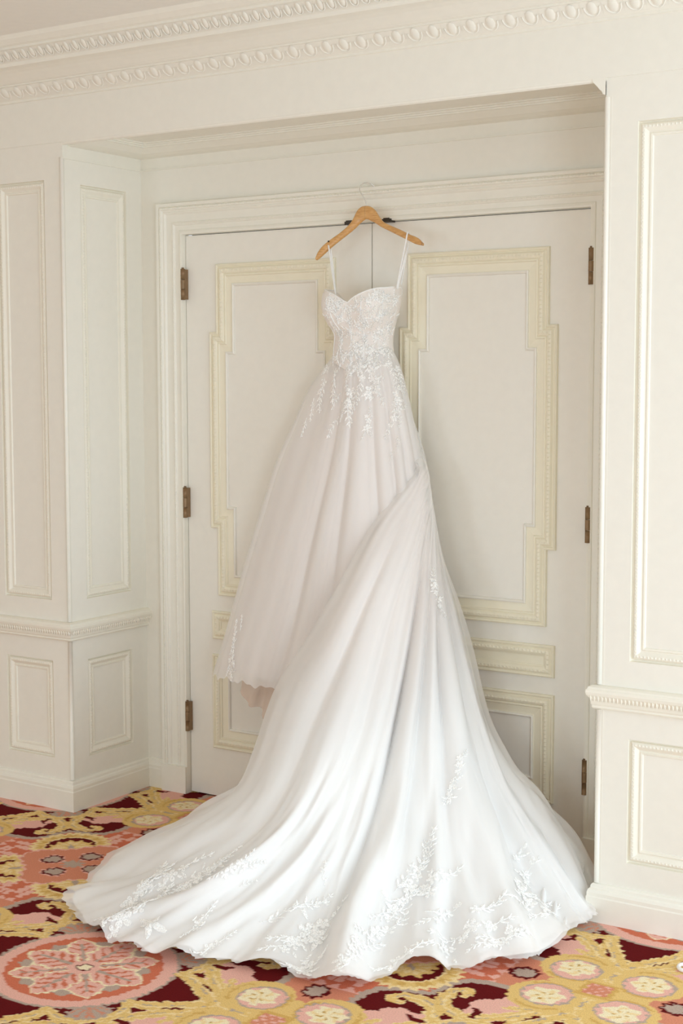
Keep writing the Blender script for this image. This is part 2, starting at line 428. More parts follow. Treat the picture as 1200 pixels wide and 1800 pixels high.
# left pier: front face and the side facing into the alcove
mb = MB(); mp = P_y(YF)
lp = [(-.545, -.305, .79, 2.333), (-.545, -.305, .19, .561), (-1.55, -.725, .79, 2.333), (-1.55, -.725, .19, .561)]
holed(mb, mp, ROOM_X0, XL, 0, ZF, lp)
wl = structure('wall_left', mb, M_WALL, 'cream panelled wall pier left of the double doors')
wall_panels(wl, mp, lp)
mb = MB(); mp = P_x(XL)
rp_ = [(YF+.0935, -.088, .79, 2.32), (YF+.0935, -.088, .188, .561)]
holed(mb, mp, YF, .05, 0, ZS+.02, rp_)
wr = structure('wall_alcove_left', mb, M_WALL, 'narrow panelled side wall of the door recess on the left')
wall_panels(wr, mp, rp_)
# right pier
mb = MB(); mp = P_y(YF)
rr_ = [(1.978, 2.72, .791, 2.333), (1.978, 2.72, .19, .561), (2.90, 4.1, .791, 2.333), (2.90, 4.1, .19, .561)]
holed(mb, mp, XR, ROOM_X1, 0, ZF, rr_)
wR = structure('wall_right', mb, M_WALL, 'bright cream panelled wall at the right of the door recess')
wall_panels(wR, mp, rr_)
mb = MB(); mp = P_nx(XR); holed(mb, mp, YF, .05, 0, ZS+.02, [])
structure('wall_alcove_right', mb, M_WALL, 'plain side wall of the door recess on the right')
# corner beads
for X, par, sgn in ((XL, wl, 1), (XR, wR, -1)):
    for z0, z1 in ((.115, .640), (.714, 2.408)):
        mb = MB(); mb.tube([(X-.004*sgn, YF+.003, z0), (X-.004*sgn, YF+.003, z1)], .0085, 10); mb.build('corner_bead', M_TRIM, par, True)
        mb = MB(); mb.box(X-.0175*sgn-.0012, X-.0175*sgn+.0012, YF-.0006, YF+.002, z0, z1); mb.build('corner_quirk', M_WALL, par)
# wall behind the doors with its opening
mb = MB(); mp = P_y(0.0)
holed(mb, mp, XL, XR, 0, ZS+.02, [(-.004, W+.004, -.01, H+.004)])
wb = structure('wall_back', mb, M_WALL, 'cream wall of the recess around the double doors')
mb = MB(); mb.box(XL, XR, -.008, .0, 2.405, 2.409); mb.box(XL, XR, -.003, 0, 2.409, 2.47); mb.build('picture_rail', M_TRIM, wb)
mb = MB(); mb.box(XL, XL+.003, YF, 0, 2.409, 2.47); mb.box(XL, XL+.006, YF, 0, 2.404, 2.409); mb.build('picture_rail', M_TRIM, wr)
# lintel, frieze, soffit
mb = MB()
holed(mb, P_y(YF-.004), ROOM_X0, ROOM_X1, ZF, 2.66, [])
mb.quad((ROOM_X0, YF-.004, ZF), (ROOM_X1, YF-.004, ZF), (ROOM_X1, YF+.03, ZF), (ROOM_X0, YF+.03, ZF))
mb.quad((XL, YF+.03, ZF), (XR, YF+.03, ZF), (XR, YF+.034, ZS), (XL, YF+.034, ZS))
mb.quad((XL, YF+.034, ZS), (XR, YF+.034, ZS), (XR, 0.05, ZS), (XL, .05, ZS))
structure('wall_frieze', mb, M_WALL, 'plain cream frieze and lintel above the door recess')
mb = MB()
PR = [(.0, 2.450), (.012, 2.4505), (.03, 2.453), (.055, 2.460), (.075, 2.470), (.088, 2.476), (.098, 2.476), (.098, 2.481), (.108, 2.481), (.108, 2.486), (.122, 2.486), (.122, ZS)]
pth = [(XR, YF+.028), (XR, 0), (XL, 0), (XL, YF+.028)]
sweep(mb, pth, PR, P_z, closed=False)
for X_, sg_ in ((XL, 1), (XR, -1)):
    mb.add([(X_+sg_*o_, YF+.028, z_) for o_, z_ in PR]+[(X_, YF+.028, ZS)], [tuple(range(len(PR)+1))])
mb.tube([(XL, YF+.006, ZF-.001), (XR, YF+.006, ZF-.001)], .0095, 10)
structure('trim_1', mb, M_TRIM, 'stepped cornice under the soffit of the door recess', smooth=False)
# scrolled end of the right return cornice
mb = MB()
og = [(0, 2.414), (.006, 2.416), (.010, 2.420), (.012, 2.426), (.018, 2.430), (.026, 2.440), (.034, 2.448), (.038, 2.452), (.040, 2.4575), (.040, 2.462), (0, 2.462)]
sweep(mb, [(XR, -.12), (XR, YF-.004)][::-1], [(o_, z_) for o_, z_ in og], P_z, closed=False)
mb.add([(XR-o_, YF-.0045, z_) for o_, z_ in og], [tuple(range(len(og)))])
structure('trim_2', mb, M_TRIM, 'small ogee cornice return at the top of the right wall corner')
# ceiling
mb = MB(); mb.quad((ROOM_X0, ROOM_Y0, ZC), (ROOM_X1, ROOM_Y0, ZC), (ROOM_X1, .1, ZC), (ROOM_X0, .1, ZC))
structure('ceiling', mb, M_CEIL, 'smooth off-white ceiling')
# crown cornice with two egg bands
mb = MB()
CP = [(.004, 2.618), (.010, 2.620), (.010, 2.628), (.016, 2.632), (.028, 2.642), (.042, 2.657), (.050, 2.668), (.056, 2.669), (.056, 2.674), (.064, 2.676), (.074, 2.682), (.088, 2.692), (.104, 2.702), (.122, 2.709),
      (.146, 2.714), (.150, 2.712), (.152, 2.716), (.154, 2.724), (.160, 2.730), (.172, 2.740), (.182, 2.752), (.188, 2.758), (.196, 2.760), (.196, 2.768), (.206, 2.772), (.222, 2.786), (.23, ZC)]
sweep(mb, [(ROOM_X1, YF), (ROOM_X0, YF)], CP, P_z, closed=False)
crown = structure('trim_3', mb, M_TRIM, 'crown cornice with two carved egg bands along the ceiling')
def egg_mesh(name, w, h, dep):
    """egg in its U-shaped rim; local x along the moulding, y up the slope, z outwards"""
    m_ = MB(); n = 8; vs = [(0, h*.04, dep)]; fs = []
    for k in range(n):
        a = 2*math.pi*k/n; vs.append((w*.27*math.cos(a), h*.06+h*.40*math.sin(a), 0)); 
    for k in range(n):
        a = 2*math.pi*k/n; vs.append((w*.20*math.cos(a), h*.05+h*.30*math.sin(a), dep*.75))
    for k in range(n):
        k2 = (k+1) % n
        fs += [(1+k, 1+k2, 1+n+k2, 1+n+k), (1+n+k, 1+n+k2, 0)]
    m_.add(vs, fs)
    us = [math.pi*.98+(math.pi*1.04)*k/7 for k in range(8)]
    rows = []
    for a in us:
        ca, sa = math.cos(a), math.sin(a)
        rows.append([(w*f*ca, h*.12+h*g*sa*1.0, z) for f, g, z in ((.33, .47, 0), (.375, .52, dep*.9), (.43, .58, 0))])
    m_.grid(np.array(rows))
    m_.add([(w*.47, -h*.45, 0), (w*.53, -h*.45, 0), (w*.515, h*.4, 0), (w*.485, h*.4, 0), (w*.5, 0, dep*.7)], [(0, 1, 4), (1, 2, 4), (2, 3, 4), (3, 0, 4)])
    me = bpy.data.meshes.new(name); me.from_pydata(m_.v, [], m_.f); me.materials.append(M_TRIM)
    me.polygons.foreach_set('use_smooth', [True]*len(me.polygons)); return me
def egg_band(name, pa, pb, pitch, xa, xb, dep):
    """eggs standing on the sloped face between profile points pa and pb"""
    A = np.array([0, YF-pa[0], pa[1]]); B = np.array([0, YF-pb[0], pb[1]])
    up = (B-A); h = np.linalg.norm(up); up = up/h; ex = np.array([1., 0, 0]); nz = np.cross(ex, up)
    me = egg_mesh(name, pitch, h, dep); mid = (A+B)/2 + nz*.001
    k = int((xb-xa)/pitch)
    for i in range(k):
        o = bpy.data.objects.new(name, me); COL.objects.link(o); o.parent = crown
        mm = Matrix.Identity(4)
        for q in range(3):
            mm[q][0] = ex[q]; mm[q][1] = up[q]; mm[q][2] = nz[q]; mm[q][3] = mid[q]
        mm[0][3] = xa + (i+.5)*pitch
        o.matrix_local = mm
egg_band('carved_egg', (.014, 2.631), (.052, 2.669), .064, -1.0, 2.5, .0042)
egg_band('small_carved_egg', (.156, 2.725), (.190, 2.760), .040, -1.0, 1.5, .0036)

# baseboards, chair rails (path runs so that +offset points into the room)
BASE = [(0, .114), (.006, .113), (.010, .108), (.011, .100), (.016, .096), (.019, .088), (.019, .078), (.021, .074), (.021, .0)]
RAIL = [(0, .642), (.010, .6425), (.013, .647), (.012, .652), (.015, .657), (.016, .666), (.020, .676), (.026, .684), (.028, .692), (.027, .699), (.023, .703), (.022, .708), (.012, .7125), (0, .713)]
pL = [(-.118, 0), (XL, 0), (XL, YF), (ROOM_X0, YF)]
pR = [(ROOM_X1, YF), (XR, YF), (XR, 0), (W+.118, 0)]
for pth, side, lab in ((pL, 'left', 'left of the doors'), (pR, 'right', 'at the right wall')):
    mb = MB(); sweep(mb, pth, BASE, P_z, closed=False)
    structure('baseboard_'+side, mb, M_TRIM, 'cream moulded baseboard running along the carpet '+lab)
railp = {'trim_4': [(XL, 0), (XL, YF), (ROOM_X0, YF)], 'trim_5': [(ROOM_X1, YF), (XR, YF), (XR, 0)]}
for k_, pth in railp.items():
    mb = MB(); sweep(mb, pth, RAIL, P_z, closed=False)
    o = structure(k_, mb, M_MOULD_W, 'carved chair rail '+('on the left pier' if k_ == 'trim_4' else 'on the right wall'))
    mb = MB()
    q = offset_path(pth, .019, False)
    for a, b in zip(q[:-1], q[1:]):
        L = min(np.hypot(*(b-a)), 1.6); t = (b-a)/np.hypot(*(b-a)); nn = np.array([-t[1], t[0]])
        a0 = a if k_ == 'trim_4' else b
        tt = t if k_ == 'trim_4' else -t
        for i in range(int(L/.012)):
            c = a0+tt*(i+.5)*.012
            pts = [(*(c-tt*.0045), .676), (*(c+nn*.001), .664), (*(c+tt*.0045), .676), (*(c+nn*.007), .688), (*(c+nn*.0065), .675)]
            mb.add(pts, [(0, 1, 4), (1, 2, 4), (2, 3, 4), (3, 0, 4)])
    b_ = mb.build('carved_beading', M_MOULD_W, o); b_['kind'] = 'stuff'
# rest of the room, out of view: far walls with windows, the rear ones added for fill
def window_wall(name, mp, x0, x1, spans, label, n0):
    mb = MB(); holed(mb, mp, x0, x1, 0, ZC, [(a, b, *WIN_Z) for a, b in spans]); structure(name, mb, M_WALL, label)
    for i, (a, b) in enumerate(spans):
        mb = MB(); r = rect(a, b, *WIN_Z); sweep(mb, r, [(-.07, 0), (-.07, .02), (0, .02), (0, -.05), (.04, -.05), (.04, -.08), (0, -.08)], mp)
        fr = structure('window_%d' % (n0+i), mb, M_TRIM, 'white window casing')
        for f in (.33, .67):
            m2 = MB(); xx = a+(b-a)*f; sweep(m2, rect(xx-.012, xx+.012, WIN_Z[0]+.04, WIN_Z[1]-.04), [(0, -.08), (0, -.05), (.011, -.05)], mp); m2.build('muntin', M_TRIM, fr)
            zz = WIN_Z[0]+(WIN_Z[1]-WIN_Z[0])*f; m2 = MB(); sweep(m2, rect(a+.04, b-.04, zz-.012, zz+.012), [(0, -.08), (0, -.05), (.011, -.05)], mp); m2.build('muntin', M_TRIM, fr)
window_wall('wall_window_side', P_nx(ROOM_X1), ROOM_Y0, YF, WIN_RIGHT, 'cream wall with tall windows on the daylight side', 1)
window_wall('wall_rear', lambda p, h: (p[0], ROOM_Y0+h, p[1]), ROOM_X0, ROOM_X1, WIN_FILL_REAR, 'cream wall behind the viewer with windows added for fill light', 3)
mb = MB(); holed(mb, P_x(ROOM_X0), ROOM_Y0, YF, 0, ZC, []); structure('wall_far_left', mb, M_WALL, 'plain cream wall far to the left')

# ------------------------------------------------------------------ door casing
mb = MB()
CAS = [(.118, 0), (.118, .030), (.107, .030), (.105, .026), (.101, .031), (.095, .031), (.092, .026), (.088, .024), (.084, .026), (.080, .024),
       (.076, .019), (.048, .019), (.046, .023), (.041, .025), (.036, .022), (.034, .018), (.016, .018), (.014, .022), (.006, .025), (.0, .024), (0, -.02)]
cp = [(0, 0), (0, H), (W, H), (W, 0)]
sweep(mb, cp, [(o_, h_) for o_, h_ in CAS], P_y(0.0), closed=False)
cas = structure('trim_6', mb, M_TRIM, 'moulded cream casing around the double doors')
for o_, h_, pt_, lw in ((.100, .0305, .012, .006), (.041, .024, .016, .006)):
    mb = MB(); beading(mb, cp, o_, h_, P_y(0.0), pt_, pt_*.75, lw, .003, closed=False); b_ = mb.build('carved_beading', M_TRIM, cas); b_['kind'] = 'stuff'
for x0, x1 in ((-.121, -.001), (W+.001, W+.121)):
    mb = MB(); mb.box(x0, x1, -.034, 0, 0, .106); mb.build('plinth_block', M_TRIM, cas)

# ------------------------------------------------------------------ doors
DM = [(0, 0), (.001, .010), (.005, .013), (.009, .011), (.011, .007), (.014, .008), (.020, .015), (.028, .017), (.035, .014), (.039, .009), (.041, .011), (.045, .0115), (.048, .007), (.072, .004), (.074, .0045)]
IN = [(.074, .0045), (.075, .010), (.079, .012), (.083, .009), (.085, .002)]
DM_S = [(0, 0), (.001, .009), (.005, .012), (.009, .010), (.012, .007), (.018, .013), (.026, .014), (.033, .010), (.036, .006), (.040, .004), (.0405, .001)]
def make_door(n, x0, hinge_left, label):
    w = W/2
    root = empty('door_%d' % n, (x0+w/2, .0, .006)); tag(root, label, kind='structure')
    mb = MB(); mb.box(x0+.0022, x0+w-.0018, 0, .045, .006, H-.004)
    mb.build('door_leaf', M_DOOR, root)
    c = x0+w/2; a, b = .266, .298
    st = [(c-a, .789), (c+a, .789), (c+a, 1.046), (c+b, 1.046), (c+b, 1.787), (c+a, 1.787), (c+a, 2.039), (c-a, 2.039), (c-a, 1.787), (c-b, 1.787), (c-b, 1.046), (c-a, 1.046)]
    P0 = P_y(0.0)
    for path, prof, inner in ((st, DM, True), (rect(c-b, c+b, .195, .562), DM, True), (rect(c-b, c+b, .620, .729), DM_S, False)):
        mb = MB(); sweep(mb, path, prof, P0); mo = mb.build('panel_moulding', M_MOULD, root)
        mb = MB(); beading(mb, path, .027 if inner else .022, .0155 if inner else .013, P0, .0135, .0095, .013, .0035); bd = mb.build('carved_beading', M_MOULD, mo); bd['kind'] = 'stuff'
        if inner:
            mb = MB(); sweep(mb, path, IN, P0); mb.build('inner_bead', M_DOOR, mo)
            q = offset_path(path, .0845, True)
            mb = MB(); mb.add([P0(p, .0022) for p in q], [tuple(range(len(q)))]); mb.build('panel_field', M_DOOR, root)
        else:
            q = offset_path(path, .040, True)
            mb = MB(); mb.add([P0(p, .0015) for p in q], [tuple(range(len(q)))]); mb.build('panel_field', M_MOULD, root)
    hx = float(bp(321.4, 502, -.022)[0]) if hinge_left else float(bp(1038.6, 466, -.022)[0])
    for zc in (1.967, 1.139, .307):
        mb = MB(); mb.tube([(hx, -.022, zc-.017), (hx, -.022, zc+.017)], .0090, 12); mb.box(hx-.0085, hx+.0085, -.020, -.001, zc-.056, zc+.056)
        hb = mb.build('hinge', M_BRONZE, root, False)
        mb = MB(); mb.tube([(hx, -.022, zc-.058), (hx, -.022, zc-.018)], .0087, 12); mb.tube([(hx, -.022, zc+.018), (hx, -.022, zc+.058)], .0087, 12); mb.tube([(hx, -.022, zc+.056), (hx, -.022, zc+.063)], .005, 8)
        mb.build('hinge_pin', M_BRONZE, hb, True)
    # flush bolt plate at the head of the leaf
    bx = x0+w-.095 if hinge_left else x0+.058
    mb = MB(); mb.box(bx, bx+.036, -.030, .0, H-.006, H+.005); mb.box(bx+.006, bx+.028, -.0305, -.0, H-.004, H+.0085); mb.build('bolt_plate', M_DARK, root)
make_door(1, 0.0, True, 'left leaf of the ivory double doors behind the dress')
make_door(2, W/2, False, 'right leaf of the ivory double doors beside the dress')
mb = MB(); mb.box(-.004, W+.004, .046, .052, -.002, H+.004); structure('gap_shade_sheet', mb, M_GAP, 'dark sheet painted as the shade in the door gaps')  # added backing sheet, its dark colour paints the shade between the leaves

# ------------------------------------------------------------------ loft tools for the dress
def cr(P, t):
    """Catmull-Rom through rows of P at parameters t in [0, len-1]"""
    P = np.asarray(P, float); n = len(P); t = np.clip(np.asarray(t, float), 0, n-1-1e-9)
    i = np.floor(t).astype(int); f = (t-i)
    sh = (-1,)+(1,)*(P.ndim-1); f = f.reshape(sh)
    g = lambda k: P[np.clip(k, 0, n-1)]
    p0, p1, p2, p3 = g(i-1), g(i), g(i+1), g(i+2)
    p0 = np.where((i == 0).reshape(sh), 2*p1-p2, p0); p3 = np.where((i >= n-2).reshape(sh), 2*p2-p1, p3)
    return .5*((2*p1)+(-p0+p2)*f+(2*p0-5*p1+4*p2-p3)*f*f+(-p0+3*p1-3*p2+p3)*f**3)
def resample(pts, n):
    pts = np.asarray(pts, float); d = cr(pts, np.linspace(0, len(pts)-1, 400))
    s = np.concatenate([[0], np.cumsum(np.linalg.norm(np.diff(d, axis=0), axis=1))]); s /= s[-1]
    tt = np.linspace(0, 1, n)
    return np.stack([np.interp(tt, s, d[:, k]) for k in range(3)], 1)
def loft(rays, nt, ns):
    """rays: list of 3-D polylines -> array nt x ns x 3 (t down, s across)"""
    R = np.stack([resample(r, nt) for r in rays])           # rays x nt x 3
    return cr(R, np.linspace(0, len(rays)-1, ns)).transpose(1, 0, 2)
def normals(G):
    du = np.gradient(G, axis=1); dv = np.gradient(G, axis=0)
    n = np.cross(du, dv); n /= np.linalg.norm(n, axis=2, keepdims=True)+1e-12
    c = (CAM-G); flip = np.sum(n*c, axis=2, keepdims=True) < 0     # fabric faces out into the room
    if np.mean(flip) > .5: n = -n
    return n
def wnoise(a, b, seed, k=5):
    r = np.random.default_rng(seed); out = 0
    for i in range(k):
        fa, fb, ph = r.uniform(.5, 1.5), r.uniform(.5, 1.5), r.uniform(0, 6.28); sg = r.choice([-1, 1])
        out = out+np.sin(a*fa+sg*b*fb+ph)
    return out/k
def smooth01(x, a, b):
    t = np.clip((x-a)/(b-a), 0, 1); return t*t*(3-2*t)
def grid_obj(name, G, mat, parent, density=None, solid=0):
    mb = MB(); mb.grid(G); o = mb.build(name, mat, parent, True)
    if density is not None:
        at = o.data.attributes.new('net_density', 'FLOAT', 'POINT'); at.data.foreach_set('value', np.asarray(density, np.float32).ravel())
    return o

dress = empty('wedding_dress', (1.15, -.6, 0.0))
tag(dress, 'white lace wedding gown with long tulle train hanging before the doors', 'wedding dress')

def ray3(pix, Yt, Yh, g=1.0, bump=0.0, floor=False):
    y0, y1 = pix[0][1], pix[-1][1]
    if floor: Yh = bpz(*pix[-1], .012)[1]
    out = []
    for px, py in pix:
        tau = (py-y0)/(y1-y0)
        out.append(bp(px, py, Yt+(Yh-Yt)*max(tau, 0)**g - bump*math.sin(math.pi*min(max(tau, 0), 1))))
    return out

# ---- front of the skirt
A_pix = [
 ([(596, 612), (586, 650), (562, 695), (540, 750), (516, 815), (492, 900), (468, 985), (444, 1070), (424, 1140), (408, 1186)], -.05, -.06),
 ([(591, 611), (582, 632), (570, 652), (548, 690), (525, 750), (500, 815), (475, 900), (450, 985), (425, 1070), (405, 1140), (390, 1188)], -.10, -.15),
 ([(593, 614), (590, 645), (584, 690), (566, 760), (542, 850), (515, 950), (486, 1050), (458, 1130), (436, 1198)], -.15, -.25),
 ([(609, 619), (611, 650), (610, 700), (600, 800), (582, 900), (560, 1000), (535, 1100), (516, 1160), (500, 1211)], -.178, -.29),
 ([(629, 622), (632, 660), (634, 720), (632, 830), (625, 930), (612, 1030), (598, 1120), (585, 1222)], -.188, -.30),
 ([(653, 618), (659, 660), (668, 720), (675, 830), (676, 930), (672, 1030), (668, 1120), (662, 1228)], -.175, -.27),
 ([(677, 611), (684, 645), (697, 700), (711, 790), (719, 880), (724, 980), (724, 1100), (720, 1225)], -.15, -.22),
 ([(686, 606), (697, 636), (711, 690), (727, 770), (737, 830), (743, 900), (747, 1000), (747, 1100), (744, 1215)], -.10, -.13),
 ([(681, 606), (690, 640), (700, 690), (714, 770), (722, 830), (728, 900), (730, 1000), (730, 1100), (728, 1210)], -.05, -.06),
]
A_rays = [ray3(p, a, b) for p, a, b in A_pix]
NT, NS = 110, 200
GA0 = loft(A_rays, NT, NS)
NA = normals(GA0)
tA, sA = np.meshgrid(np.linspace(0, 1, NT), np.linspace(0, 1, NS), indexing='ij')
def pleat(ph):       # rounded ridges, sharper valleys, 0..1
    return np.abs(np.sin(ph))**.75
phA = math.pi*(9.5*sA+.55*np.sin(7*sA+1)+.25*np.sin(17*sA)+.12*np.sin(3*tA*sA*4))
ampA = .005+.028*smooth01(tA, .02, .7)
fA = pleat(phA)*ampA + .004*tA*wnoise(sA*60, tA*4, 3)
GA = GA0+NA*(fA-.012)[..., None]
skirt = grid_obj('skirt_lining', GA[:int(NT*.985)], M_LINING, dress)
GAt = GA0+NA*((.80*fA+.008+.004*wnoise(sA*40, tA*6, 9))*(.1+.9*smooth01(tA, 0, .09)))[..., None]
GAt[:, :40] += (np.array([-.84, -.54, 0])*.020)*(smooth01(1-sA[:, :40]*5, 0, 1)*smooth01(tA[:, :40], 0, .4))[..., None]
hemw = .006*np.sin(sA[-1]*90)+.004*np.sin(sA[-1]*210+1)
GAt[-1, :, 2] -= .006+hemw
denA = .50+.18*pleat(phA+.6)+.10*wnoise(sA*90, tA*3, 21)
denA = np.clip(denA, .3, .85); denA[:, :14] *= .8
front_tulle = grid_obj('skirt_tulle', GAt, M_TULLE, dress, denA)

# ---- the train: swept round from the right hip, over the front and out across the carpet
B_pix = [
 ([(716, 690), (742, 790), (752, 840), (742, 880), (704, 935), (640, 1060), (600, 1135), (535, 1230), (490, 1345), (465, 1400), (430, 1425), (360, 1462), (285, 1515)], .02, .07),
 ([(700, 690), (733, 790), (741, 828), (714, 864), (664, 927), (600, 1050), (560, 1120), (497, 1215), (457, 1330), (430, 1385), (400, 1411), (330, 1452), (250, 1512)], 0, .15),
 ([(702, 690), (735, 790), (743, 828), (722, 868), (680, 930), (622, 1050), (585, 1125), (528, 1225), (488, 1335), (450, 1410), (385, 1468), (250, 1535), (136, 1570)], 0, .15),
 ([(704, 690), (737, 790), (745, 840), (730, 885), (697, 955), (648, 1065), (612, 1160), (570, 1270), (525, 1385), (465, 1475), (365, 1550), (250, 1600), (165, 1640)], 0, .13),
 ([(706, 690), (739, 790), (746, 850), (736, 905), (710, 985), (674, 1085), (643, 1190), (606, 1310), (558, 1420), (500, 1510), (425, 1585), (350, 1640), (292, 1688)], 0, .11),
 ([(707, 690), (740, 790), (747, 870), (740, 930), (722, 1010), (700, 1110), (677, 1215), (648, 1330), (612, 1435), (572, 1525), (525, 1605), (480, 1660), (445, 1697)], 0, .09),
 ([(708, 690), (741, 800), (748, 890), (745, 960), (735, 1050), (722, 1150), (705, 1255), (686, 1360), (662, 1460), (635, 1550), (610, 1630), (598, 1690), (595, 1738)], 0, .07),
 ([(709, 690), (742, 800), (749, 890), (752, 960), (753, 1050), (750, 1150), (745, 1270), (740, 1390), (736, 1490), (735, 1580), (738, 1650), (748, 1704)], 0, .05),
 ([(709, 690), (742, 800), (750, 890), (758, 970), (766, 1050), (777, 1150), (790, 1260), (806, 1375), (826, 1480), (850, 1580), (872, 1650), (890, 1703)], 0, .03),
 ([(710, 690), (743, 800), (751, 890), (763, 975), (780, 1060), (802, 1160), (825, 1260), (852, 1355), (888, 1450), (930, 1535), (975, 1600), (1003, 1642)], 0, .01),
 ([(710, 690), (743, 800), (752, 895), (768, 980), (793, 1065), (815, 1160), (838, 1255), (880, 1352), (920, 1405), (955, 1460), (990, 1530), (1018, 1590), (1034, 1613)], 0, .0),
 ([(709, 690), (742, 800), (751, 895), (767, 980), (790, 1065), (812, 1160), (835, 1255), (876, 1350), (920, 1400), (965, 1450), (1000, 1490), (1030, 1545), (1040, 1580)], .0, -.03),
]
def train_ray(pix, back, bump):
    r = []
    Yh = bpz(*pix[-1], .012)[1]; y0, y1 = 690, pix[-1][1]
    for px, py in pix:
        tau = (py-y0)/(y1-y0); k = 1-smooth01(py, 760, 860)
        r.append(bp(px-12*k, py, -.105+(Yh+.105)*max(tau, 0)**2 - bump*math.sin(math.pi*min(max(tau, 0), 1))**2 + back + .045*k))
    return r
B_rays = [train_ray(*q) for q in B_pix]
NTB, NSB = 240, 340
GB0 = loft(B_rays, NTB, NSB)
NB = normals(GB0)
tB, sB = np.meshgrid(np.linspace(0, 1, NTB), np.linspace(0, len(B_rays)-1, NSB), indexing='ij')   # s in ray units
def valley(s0, w, d): return -d*np.exp(-np.abs((sB-s0)/w)**1.5)
def ridge(s0, w, d): return d*np.exp(-((sB-s0)/w)**2)
grow = smooth01(tB, .15, .55)
sv = sB+.10*np.sin(tB*9+1)
def vcurve(s0, s1): return s0+(s1-s0)*tB
fold = 0
for s0, s1, w, d in ((6.15, 5.6, .19, .060), (8.25, 7.3, .20, .036), (9.2, 8.6, .2, .026), (2.9, 2.6, .22, .014), (7.2, 6.5, .17, .026), (4.4, 4.5, .3, .007)):
    fold = fold - d*np.exp(-np.abs((sB-vcurve(s0, s1))/w)**1.4)
for s0, s1, w, d in ((6.6, 6.05, .28, .020), (8.7, 7.9, .3, .016), (7.7, 6.9, .25, .012), (2.1, 2.0, .4, .010), (3.7, 3.6, .5, .010), (9.7, 9.3, .25, .014)):
    fold = fold + d*np.exp(-((sB-vcurve(s0, s1))/w)**2)
low = smooth01(tB, .55, .85)
fold = fold*grow*(1-.35*low)
floorw = low*(.014*wnoise(sB*5.5, tB*22, 31, 6) + .020*np.maximum(0, np.sin(sB*4.6+7*tB+1.2*np.sin(sB*1.7)))**2 + .012*wnoise(sB*13, tB*10, 33, 5))
lobes = .017*np.sin(sB*5.3+.8)+.010*np.sin(sB*11.7)
hemd = GB0[-1]-GB0[-12]; hemd[:, 2] = 0; hemd /= np.linalg.norm(hemd, axis=1, keepdims=True)+1e-9
GB0 = GB0+hemd[None]*(lobes*smooth01(tB, .72, 1.0))[..., None]
floorw = floorw*1.45
GB = GB0+NB*(fold+floorw)[..., None]
def settle(G, lift):
    z = G[..., 2]; G[..., 2] = lift+np.where(z > lift, np.sqrt((z-lift)**2+1e-6), 0); return G
GB = settle(GB, .010)
cut = int(NTB*.86)
# warm lining down to the knee, then white net layers below it
train_lining = grid_obj('train_lining', GB[:cut], M_LINING, dress)
GU = GB0+NB*(fold+floorw+.007+.003*wnoise(sB*9, tB*15, 41))[..., None]; GU = settle(GU, .016)
dU = np.clip(.10+.9*smooth01(tB+.02*wnoise(sB*3, tB*3, 5)+.02*(sB-5)*(sB > 5), .36, .66), 0, 1)
under = grid_obj('train_underlayer', GU[:int(NTB*.995)], M_UNDER, dress, dU[:int(NTB*.995)])
fold2 = .85*fold+.9*floorw
GT = GB0+NB*(fold2+.018+.006*wnoise(sB*6, tB*9, 51)+low*.006*wnoise(sB*19, tB*40, 52))[..., None]
ext = smooth01(sB, len(B_rays)-2.2, len(B_rays)-1)*smooth01(tB, .3, .5)*(1-smooth01(tB, .86, .97))
GT += (np.array([.80, .3, .0])*.030)*ext[..., None]
extl = smooth01(1.8-sB, 0, 1)*smooth01(tB, .25, .5)*(1-smooth01(tB, .9, 1))
GT += (np.array([-.70, -.2, .0])*.022)*extl[..., None]
hw = (np.random.default_rng(3).normal(size=NSB)*.004+.006*np.sin(np.linspace(0, 70, NSB)))
GT[-4:, :, 2] += 0.002
dirh = GB0[-1]-GB0[-8]; dirh[:, 2] = 0; dirh /= np.linalg.norm(dirh, axis=1, keepdims=True)+1e-9
for k_ in range(10): GT[-1-k_] += dirh*((hw+.004)*(1-k_/10))[:, None]
GT = settle(GT, .014+.006*np.abs(np.sin(sB*8))*low)
dT = np.clip(.48+.12*wnoise(sB*8, tB*5, 61)+.12*low, .28, .72)
train_tulle = grid_obj('train_tulle', GT, M_TULLE, dress, dT)

# small bunched ruffle of the hem in the corner by the right wall
def lump(name, base_pix, peak_pix, seed, mat, dens):
    rays = []
    for (b0, pk, b1) in zip(base_pix, peak_pix, base_pix):
        rays.append([bpz(*b0, .012), bp(*pk), bp(pk[0]+10, pk[1]+26, pk[2]+.07)])
    G = loft(rays, 24, 60); N = normals(G)
    t, s = np.meshgrid(np.linspace(0, 1, 24), np.linspace(0, 1, 60), indexing='ij')
    G = G+N*(.012*wnoise(s*30, t*9, seed)+.007*np.sin(s*38))[..., None]
    return grid_obj(name, settle(G, .012), mat, dress, np.full((24, 60), dens))
lump('hem_ruffle', [(905, 1640), (950, 1645), (985, 1640), (1015, 1628), (1034, 1613)], [(955, 1470, -.30), (980, 1476, -.28), (1005, 1488, -.27), (1026, 1518, -.28), (1039, 1560, -.30)], 5, M_TULLE, .85)
